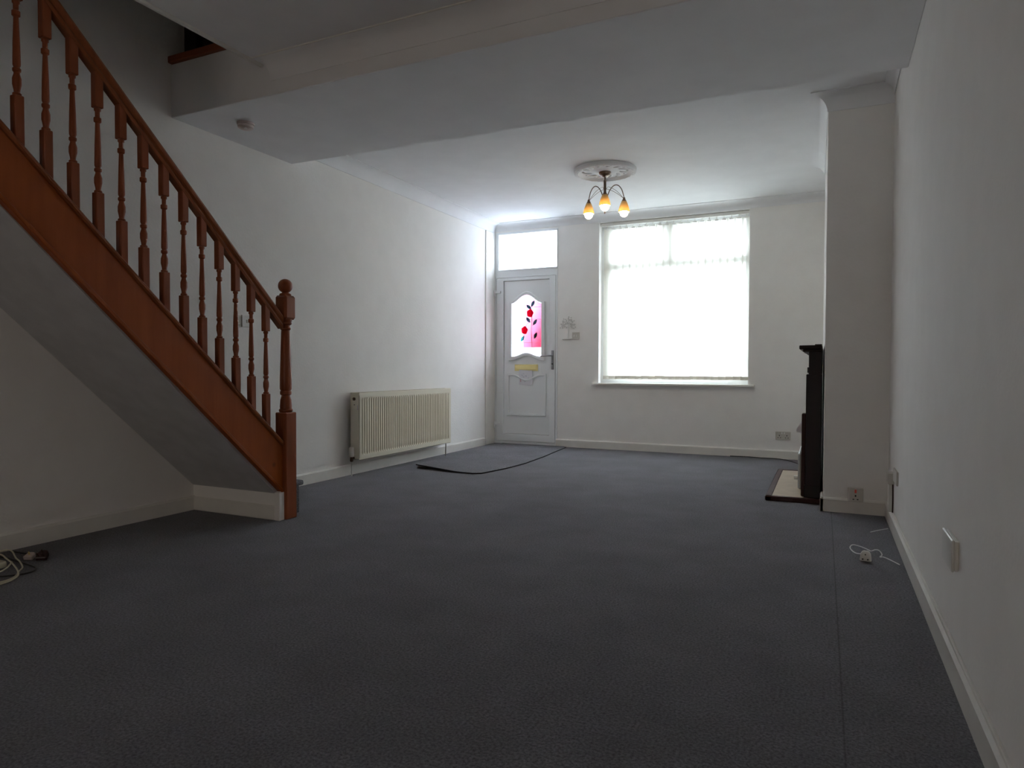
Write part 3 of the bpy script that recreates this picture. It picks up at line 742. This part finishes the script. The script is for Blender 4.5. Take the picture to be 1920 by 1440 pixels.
# ------------------------------------------------------------------ ceiling rose and light
LX, LY = -1.815, 5.812
cr = thing('ceiling_rose', 'round white moulded plaster rose on the ceiling above the lamp', 'ceiling rose', (LX, LY, ZF))
b = bm_new(); lathe(b, [(0.278, 0), (0.276, -0.026), (0.262, -0.036), (0.242, -0.036), (0.228, -0.020), (0.215, -0.012), (0.12, -0.012), (0.10, -0.018), (0.07, -0.022), (0, -0.022)], LX, LY, ZF, 56); obj('disc', b, M['ceil'], cr, True, 30)
for k in range(24):
    a = 2*PI*k/24
    tb = bmesh.new(); bmesh.ops.create_icosphere(tb, subdivisions=1, radius=0.012)
    b = bm_new(); merge(b, tb, Matrix.Translation((LX+0.248*math.cos(a), LY+0.248*math.sin(a), ZF-0.034)) @ Matrix.Diagonal((1, 1, 0.6, 1))); obj('bead', b, M['ceil'], cr, True)
for k in range(12):
    a = 2*PI*k/12; b = bm_new()
    tb = bmesh.new(); bmesh.ops.create_icosphere(tb, subdivisions=2, radius=1)
    merge(b, tb, Matrix.Translation((LX+0.165*math.cos(a), LY+0.165*math.sin(a), ZF-0.012)) @ Matrix.Rotation(a+0.5, 4, 'Z') @ Matrix.Diagonal((0.045, 0.018, 0.010, 1)))
    tb = bmesh.new(); bmesh.ops.create_icosphere(tb, subdivisions=1, radius=1)
    merge(b, tb, Matrix.Translation((LX+0.195*math.cos(a+0.26), LY+0.195*math.sin(a+0.26), ZF-0.012)) @ Matrix.Diagonal((0.014, 0.014, 0.010, 1)))
    obj('leaf_ornament', b, M['ceil'], cr, True)
for k in range(0): pass

cl = thing('ceiling_light', 'bronze three-arm ceiling light with lit amber glass shades', 'ceiling light', (LX, LY, ZF-0.022))
b = bm_new(); lathe(b, [(0.055, 0), (0.055, -0.010), (0.045, -0.028), (0.022, -0.038), (0.012, -0.042)], LX, LY, ZF-0.022, 24); obj('canopy', b, M['bronze'], cl, True)
b = bm_new(); lathe(b, [(0.007, 2.645), (0.007, 2.615), (0.012, 2.612), (0.012, 2.50), (0.017, 2.49), (0.022, 2.47), (0.022, 2.44), (0.016, 2.42), (0.010, 2.40)], LX, LY, 0, 16); obj('stem', b, M['bronze'], cl, True)
b = bm_new(); lathe(b, [(0.010, 2.40), (0.022, 2.392), (0.026, 2.375), (0.018, 2.352), (0.006, 2.33), (0.004, 2.318), (0, 2.312)], LX, LY, 0, 16); obj('finial', b, M['bronze'], cl, True)
camdir = math.atan2(-LY, -LX)
shp = []
RA = 0.185
for ai in (0, -128, 112):
    a = camdir + math.radians(ai)
    ca, sa = math.cos(a), math.sin(a)
    P = lambda r, z: (LX+r*ca, LY+r*sa, z)
    b = bm_new(); tube(b, [P(0.018, 2.455), P(0.045, 2.525), P(0.085, 2.572), P(0.125, 2.578), P(0.160, 2.545), P(0.180, 2.49), P(RA, 2.455)], 0.0045, 8, 5); arm = obj('arm', b, M['bronze'], cl, True)
    b = bm_new(); lathe(b, [(0.006, 2.475), (0.010, 2.47), (0.012, 2.458), (0.022, 2.440), (0.024, 2.432)], LX+RA*ca, LY+RA*sa, 0, 18); obj('holder', b, M['bronze'], arm, True)
    b = bm_new(); lathe(b, [(0.0225, 2.438), (0.032, 2.415), (0.041, 2.39), (0.048, 2.362), (0.050, 2.345), (0.048, 2.343), (0.0455, 2.362), (0.039, 2.39), (0.030, 2.415), (0.021, 2.436)], LX+RA*ca, LY+RA*sa, 0, 28, closed=True); obj('lamp_shade', b, M['shade'], arm, True)
    b = bm_new(); lathe(b, [(0.013, 2.432), (0.013, 2.374)], LX+RA*ca, LY+RA*sa, 0, 14); obj('lamp_socket', b, M['bronze'], arm, True)
    b = bm_new(); zc, rb = 2.335, 0.037
    lathe(b, [(0.012, 2.374), (0.022, 2.370)] + [(rb*math.sin(t), zc+rb*math.cos(t)) for t in [0.75+k*(PI-0.75)/10 for k in range(10)]] + [(0, zc-rb)], LX+RA*ca, LY+RA*sa, 0, 20); obj('bulb', b, M['bulb'], arm, True)
    shp.append(Vector((LX+RA*ca, LY+RA*sa, 2.462)))
for i in range(3):
    p, q = shp[i], shp[(i+1) % 3]
    c = (p+q)/2
    cc = Vector((LX, LY, 0)); m_ = c.copy(); m_.z = 0; m_ = cc + (m_-cc)*0.45
    mid_ = Vector((m_.x, m_.y, 2.545))
    b = bm_new(); tube(b, [p, p.lerp(mid_, 0.5)+Vector((0, 0, 0.016)), mid_, q.lerp(mid_, 0.5)+Vector((0, 0, 0.016)), q], 0.0018, 6, 6); obj('wire', b, M['bronze'], cl, True)

# ------------------------------------------------------------------ smoke alarm
sa_ = thing('smoke_alarm', 'round off-white smoke alarm under the ceiling beam near the stairs', 'smoke alarm', (-3.395, 3.20, ZB))
b = bm_new(); lathe(b, [(0.054, 0), (0.054, -0.010), (0.050, -0.012)], -3.395, 3.20, ZB, 30); obj('base', b, M['pink_plastic'], sa_, True)
b = bm_new(); lathe(b, [(0.046, -0.012), (0.050, -0.016), (0.048, -0.030), (0.036, -0.037), (0, -0.038)], -3.395, 3.20, ZB, 30); obj('cover', b, M['pink_plastic'], sa_, True)
b = bm_new(); lathe(b, [(0.010, -0.036), (0.010, -0.041), (0, -0.041)], -3.38, 3.185, ZB, 14); obj('test_button', b, M['plastic'], sa_, True)

# ------------------------------------------------------------------ fireplace
fp = thing('fireplace_surround', 'dark mahogany fireplace surround on the chimney breast', 'fireplace', (-0.05, 5.75, 0))
FX = XC-0.008
HY0, HY1 = 5.05, 6.45
PY = ((5.10, 5.26), (6.24, 6.40))
for (a, c) in PY:
    b = bm_new(); box(b, -0.128, FX-0.012, a, c, 0.034, 0.895, bev=0.003); box(b, -0.134, FX-0.012, a-0.003, c+0.003, 0.034, 0.12, bev=0.003); leg = obj('pilaster', b, M['mahog'], fp)
    b = bm_new(); box(b, -0.154, -0.128, a+0.03, c-0.03, 0.036, 0.616, bev=0.004); obj('pilaster_facing', b, M['mahog_r'], leg)
b = bm_new(); box(b, -0.113, FX-0.012, 5.10, 6.40, 0.895, 1.052, bev=0.003); box(b, -0.122, -0.113, 5.12, 6.38, 0.905, 0.945, bev=0.003); obj('frieze', b, M['mahog'], fp)
b = bm_new(); box(b, -0.150, FX-0.012, 5.075, 6.425, 1.052, 1.068, bev=0.004); box(b, -0.174, FX-0.012, 5.05, 6.45, 1.068, 1.096, bev=0.006, seg=2); obj('mantel_shelf', b, M['mahog'], fp)
b = bm_new(); box(b, -0.075, FX-0.012, 5.07, 6.43, 1.096, 1.103, bev=0.002); obj('shelf_upstand', b, M['mahog'], fp)
b = bm_new(); box(b, -0.060, FX-0.014, 5.26, 6.24, 0.034, 0.895); obj('back_panel', b, M['marble'], fp)
h = thing('hearth', 'cream stone hearth with a dark wooden edge in front of the fireplace', 'hearth', (-0.2, 5.76, 0))
b = bm_new()
box(b, -0.385, -0.032, HY0, HY0+0.045, 0.0, 0.033, bev=0.006); box(b, -0.385, -0.032, 6.435, 6.48, 0.0, 0.033, bev=0.006); box(b, -0.385, -0.340, HY0, 6.48, 0.0, 0.033, bev=0.006)
obj('hearth_edge', b, M['mahog_r'], h)
b = bm_new(); box(b, -0.342, -0.034, HY0+0.043, 6.437, 0.0, 0.029); obj('hearth_slab', b, M['marble'], h)
gf = thing('gas_fire', 'grey gas fire standing on the hearth inside the surround', 'fire', (-0.12, 5.75, 0.03))
b = bm_new(); box(b, -0.165, -0.062, 5.47, 6.03, 0.031, 0.50, bev=0.01, seg=2); obj('casing', b, M['silver'], gf)
b = bm_new(); box(b, -0.186, -0.165, 5.46, 6.04, 0.031, 0.30, bev=0.008); obj('trim_frame', b, M['silver'], gf)
b = bm_new(); box(b, -0.1875, -0.186, 5.56, 5.94, 0.06, 0.27); obj('fire_opening', b, M['dark'], gf)
b = bm_new(); box(b, -0.215, -0.186, 5.47, 5.52, 0.10, 0.125, bev=0.004); obj('control_knob', b, M['plastic'], gf)
b = bm_new(); box(b, -0.024, 0.024, -0.0015, 0.0015, -0.055, 0.055)
bmesh.ops.rotate(b, verts=b.verts, cent=(0, 0, 0), matrix=Matrix.Rotation(math.radians(28), 3, 'Y'))
bmesh.ops.translate(b, verts=b.verts, vec=(-0.158, 5.468, 0.505))
o = obj('card', b, M['paper']); o['label'] = 'small white card tucked in the fireplace, sticking out past the dark surround'; o['category'] = 'card'

# ------------------------------------------------------------------ switches and sockets
sw = thing('light_switch', 'white light switch on the left wall, seen through the banister', 'light switch', (XL, 3.525, 1.26))
b = bm_new(); box(b, XL, XL+0.010, 3.482, 3.568, 1.217, 1.303, bev=0.003); obj('plate', b, M['plastic'], sw)
b = bm_new(); box(b, XL+0.010, XL+0.015, 3.518, 3.532, 1.248, 1.272, bev=0.002); obj('rocker', b, M['grey_plate'], sw)
sw = thing('light_switch', 'small white light switch between the front door and the window', 'light switch', (-2.674, YB, 1.315))
b = bm_new(); box(b, -2.718, -2.630, YB-0.012, YB, 1.272, 1.358, bev=0.003); obj('plate', b, M['grey_plate'], sw)
for k in range(2):
    b = bm_new(); box(b, -2.698+0.032*k, -2.684+0.032*k, YB-0.017, YB-0.012, 1.302, 1.328, bev=0.002); obj('rocker', b, M['plastic'], sw)

def socket_face(parent, cx, y, cz, mat, doubled=True):
    for s in ((-0.036, 0.036) if doubled else (0,)):
        b = bm_new()
        box(b, cx+s-0.004, cx+s+0.004, y-0.0006, y+0.001, cz+0.002, cz+0.014)
        for q in (-0.012, 0.012): box(b, cx+s+q-0.005, cx+s+q+0.005, y-0.0006, y+0.001, cz-0.018, cz-0.012)
        obj('pin_holes', b, M['dark'], parent)
ds = thing('double_socket', 'white double power socket on the front wall right of the window', 'socket', (-0.40, YB, 0.24))
b = bm_new(); box(b, -0.472, -0.326, YB-0.012, YB, 0.199, 0.285, bev=0.003); obj('plate', b, M['grey_plate'], ds)
socket_face(ds, -0.399, YB-0.012, 0.235, None)
for s in (-0.012, 0.012):
    b = bm_new(); box(b, -0.399+s-0.006, -0.399+s+0.006, YB-0.016, YB-0.012, 0.258, 0.276, bev=0.0015); obj('rocker', b, M['plastic'], ds)
ss = thing('switched_socket', 'single wall socket with a red switch on the end of the chimney breast', 'socket', (0.178, YC, 0.125))
b = bm_new(); box(b, 0.134, 0.222, YC-0.034, YC, 0.081, 0.169, bev=0.004); obj('back_box', b, M['grey_plate'], ss)
b = bm_new(); box(b, 0.134, 0.222, YC-0.042, YC-0.034, 0.081, 0.169, bev=0.003); obj('plate', b, M['grey_plate'], ss)
b = bm_new(); box(b, 0.172, 0.184, YC-0.047, YC-0.042, 0.138, 0.160, bev=0.0015); obj('rocker', b, M['red'], ss, label='red rocker switch')
socket_face(ss, 0.178, YC-0.042, 0.112, None, False)
bp = thing('wall_plate', 'blank white surface box low on the right wall nearest the camera', 'socket', (XR, 2.445, 0.37))
b = bm_new(); box(b, XR-0.012, XR, 2.358, 2.532, 0.328, 0.419, bev=0.003); obj('back_box', b, M['plastic'], bp)
b = bm_new(); box(b, XR-0.020, XR-0.012, 2.355, 2.535, 0.325, 0.422, bev=0.003); obj('plate', b, M['plastic'], bp)
jb = thing('junction_box', 'small white junction box with trunking, low in the corner beside the chimney breast', 'junction box', (XR, 4.45, 0.31))
b = bm_new(); box(b, XR-0.033, XR, 4.45, 4.55, 0.262, 0.326, bev=0.003); obj('box_body', b, M['grey_plate'], jb)
b = bm_new(); box(b, XR-0.010, XR, 4.22, 4.42, 0.288, 0.366, bev=0.003); obj('wall_plate', b, M['grey_plate'], jb)
b = bm_new(); box(b, XR-0.027, XR, 4.49, 4.53, 0.094, 0.262, bev=0.002); obj('trunking', b, M['plastic'], jb)
b = bm_new(); tube(b, [(XR-0.006, 4.47, 0.262), (XR-0.005, 4.465, 0.18), (XR-0.006, 4.465, 0.096)], 0.004, 6); obj('lead', b, M['black_red'], jb)

# wall tree decoration
td = thing('wall_tree', 'white cut-out tree ornament on the wall between front door and window', 'wall decoration', (-2.765, YB-0.02, 1.27))
ty = YB-0.014
b = bm_new(); tube(b, [(-2.768, ty, 1.285), (-2.766, ty, 1.35), (-2.764, ty, 1.41), (-2.765, ty, 1.44)], [0.012, 0.008, 0.007, 0.005], 8); obj('trunk', b, M['deco'], td, True)
b = bm_new(); box(b, -2.835, -2.72, YB-0.04, YB, 1.272, 1.285, bev=0.003); obj('base', b, M['deco'], td)
random.seed(11)
tb = bmesh.new(); n = 6; ln, wd = 0.024, 0.012
pts = [(-ln/2 + ln*k/n, wd/2*math.sin(PI*k/n)) for k in range(n+1)] + [(ln/2-ln*k/n, -wd/2*math.sin(PI*k/n)) for k in range(1, n)]
prism(tb, pts, 'y', -0.0015, 0.0015)
me_l = bpy.data.meshes.new('leaf'); tb.to_mesh(me_l); tb.free(); me_l.materials.append(M['deco_leaf'])
for k in range(9):
    a = math.radians(-18 + k*27); rx, rz = 0.088, 0.088
    ex, ez = -2.765+rx*math.cos(a), 1.440+rz*math.sin(a)*0.95
    b = bm_new(); tube(b, [(-2.765, ty, 1.43), (-2.765+0.45*(ex+2.765), ty, 1.43+0.62*(ez-1.43)), (ex, ty, ez)], [0.004, 0.003, 0.0015], 6, 4); br = obj('branch', b, M['deco'], td, True)
    for q in range(7):
        t = 0.4+0.65*q/6
        o = bpy.data.objects.new('leaf', me_l); COL.objects.link(o); o.parent = br
        px = -2.765+(ex+2.765)*t + random.uniform(-0.014, 0.014); pz = 1.43+(ez-1.43)*t + random.uniform(-0.012, 0.012)
        o.location = Vector((px, ty-0.003+random.uniform(-0.002, 0.002), pz)) - wloc(td)
        o.rotation_euler = (0, random.uniform(0, 2*PI), random.uniform(-0.4, 0.4))

# ------------------------------------------------------------------ cables and plugs on the floor
def plug(name, loc, rz, mat, pin, label, cat='plug', tilt=0):
    p = thing(name, label, cat, loc)
    b = bm_new(); tb = bmesh.new()
    prism(tb, [(-0.026, -0.020), (0.026, -0.020), (0.022, 0.018), (0.012, 0.030), (-0.012, 0.030), (-0.022, 0.018)], 'z', 0.010, 0.034, bev=0.004)
    tb2 = bm_new(); merge(tb2, tb)
    R_ = Matrix.Translation(loc) @ Matrix.Rotation(rz, 4, 'Z') @ Matrix.Rotation(tilt, 4, 'X')
    tmp = bmesh.new(); tmp2 = bpy.data.meshes.new('t'); tb2.to_mesh(tmp2); tb2.free(); tmp2.transform(R_); b.from_mesh(tmp2); bpy.data.meshes.remove(tmp2); tmp.free()
    obj('plug_body', b, mat, p)
    for (x, y, w_) in ((0, 0.012, 0.002), (-0.011, -0.010, 0.003), (0.011, -0.010, 0.003)):
        b = bm_new(); t2 = bmesh.new(); box(t2, x-w_, x+w_, y-0.002, y+0.002, 0.034, 0.054); merge(b, t2, R_); obj('pin', b, pin, p)
    return p
wp = plug('plug', (0.185, 3.665, 0.021), -0.12, M['plastic'], M['dark'], 'white plug standing on the carpet by the right wall, its cable looped behind', tilt=math.radians(82))
b = bm_new()
tube(b, [(0.180, 3.675, 0.030), (0.163, 3.71, 0.02), (0.143, 3.774, 0.006), (0.126, 3.831, 0.006), (0.122, 3.869, 0.012), (0.138, 3.903, 0.016), (0.175, 3.90, 0.010), (0.205, 3.84, 0.012), (0.214, 3.79, 0.02), (0.232, 3.775, 0.032), (0.250, 3.788, 0.026), (0.260, 3.77, 0.012), (0.250, 3.745, 0.006), (0.265, 3.75, 0.006), (0.287, 3.717, 0.006), (0.325, 3.64, 0.005)], 0.0027, 6, 8)
obj('flex', b, M['white_cable'], wp, True)
b = bm_new(); tube(b, [(0.238, 4.306, 0.004), (0.276, 4.367, 0.004), (0.335, 4.446, 0.004)], 0.0022, 6, 4); o = obj('white_cable', b, M['white_cable'], None, True)
o['label'] = 'short length of thin white cable on the carpet below the junction box'; o['category'] = 'cable'
o = plug('plug', (-3.405, 1.949, 0.004), 0.6, M['black_red'], M['bronze'], 'dark red and black plug on the carpet by the left baseboard', tilt=math.radians(35))
b = bm_new(); tube(b, [(-3.41, 1.945, 0.020), (-3.45, 1.962, 0.012), (-3.518, 1.974, 0.006), (-3.60, 1.967, 0.005), (-3.70, 1.958, 0.005)], 0.0036, 6, 6); obj('flex', b, M['black'], o, True)
xe = thing('extension_lead', 'tangled cream extension cable with a socket block at the left edge', 'cable', (-3.45, 1.75, 0))
b = bm_new(); box(b, -3.56, -3.42, 1.735, 1.80, 0.001, 0.034, bev=0.010, seg=2); obj('socket_block', b, M['cream_cable'], xe, True)
cz = 0.0036
for pts in ([(-3.70, 1.70, 0.008), (-3.70, 1.82, 0.010), (-3.62, 1.858, 0.024), (-3.54, 1.84, 0.034), (-3.459, 1.815, 0.034), (-3.399, 1.806, 0.024), (-3.33, 1.786, 0.016), (-3.261, 1.757, 0.016), (-3.202, 1.726, 0.016), (-3.174, 1.698, 0.014), (-3.163, 1.663, 0.010), (-3.175, 1.61, 0.006), (-3.24, 1.56, 0.006), (-3.36, 1.53, 0.006), (-3.50, 1.55, 0.006)],
            [(-3.52, 1.70, 0.006), (-3.60, 1.76, 0.008), (-3.65, 1.83, 0.012), (-3.665, 1.885, 0.022), (-3.635, 1.913, 0.030), (-3.58, 1.905, 0.030), (-3.51, 1.876, 0.030), (-3.447, 1.85, 0.028), (-3.403, 1.842, 0.020), (-3.33, 1.813, 0.010), (-3.284, 1.772, 0.008), (-3.242, 1.741, 0.007), (-3.207, 1.698, 0.006), (-3.200, 1.649, 0.006), (-3.24, 1.60, 0.006), (-3.33, 1.58, 0.006), (-3.45, 1.62, 0.006), (-3.52, 1.70, 0.006)],
            [(-3.399, 1.806, 0.028), (-3.385, 1.79, 0.022), (-3.369, 1.767, 0.014), (-3.362, 1.738, 0.007), (-3.39, 1.712, 0.006), (-3.46, 1.705, 0.006), (-3.53, 1.715, 0.006)]):
    b = bm_new(); tube(b, pts, cz, 7, 5); obj('flex', b, M['cream_cable'], xe, True)
b = bm_new(); tube(b, [(-3.70, 1.86, 0.005), (-3.66, 1.875, 0.005), (-3.56, 1.880, 0.005), (-3.447, 1.868, 0.005), (-3.353, 1.858, 0.005), (-3.288, 1.847, 0.005), (-3.25, 1.821, 0.005), (-3.238, 1.787, 0.005), (-3.25, 1.745, 0.005), (-3.30, 1.69, 0.005), (-3.40, 1.62, 0.005)], 0.0036, 6, 6); obj('flex', b, M['black'], xe, True, label='thin black cable')
pp = thing('plug', 'pinkish white plug among the loops of the tangled cream cable', 'plug', (-3.47, 1.925, 0))
b = bm_new(); tb = bmesh.new(); prism(tb, [(-0.030, -0.024), (0.030, -0.024), (0.026, 0.020), (0.014, 0.034), (-0.014, 0.034), (-0.026, 0.020)], 'z', 0.004, 0.034, bev=0.006)
merge(b, tb, Matrix.Translation((-3.47, 1.925, 0.002)) @ Matrix.Rotation(0.5, 4, 'Z') @ Matrix.Rotation(math.radians(18), 4, 'X') @ Matrix.Scale(0.75, 4)); obj('plug_body', b, M['pink_plastic'], pp)
b = bm_new(); tb = bmesh.new(); box(tb, -0.004, 0.004, -0.0025, 0.0025, 0.034, 0.054); merge(b, tb, Matrix.Translation((-3.47, 1.925, 0.002)) @ Matrix.Rotation(0.5, 4, 'Z') @ Matrix.Rotation(math.radians(18), 4, 'X') @ Matrix.Scale(0.75, 4)); obj('pin', b, M['brass'], pp)
b = bm_new(); tube(b, [(-0.92, YB-0.03, 0.004), (-0.75, YB-0.028, 0.006), (-0.62, YB-0.036, 0.004), (-0.48, YB-0.05, 0.006), (-0.38, YB-0.09, 0.004), (-0.28, 7.20, 0.006), (-0.20, 6.95, 0.006), (-0.16, 6.60, 0.006)], 0.0045, 6, 8)
o = obj('black_cable', b, M['black'], None, True); o['label'] = 'thin dark cable lying along the baseboard under the window, towards the fireplace'; o['category'] = 'cable'
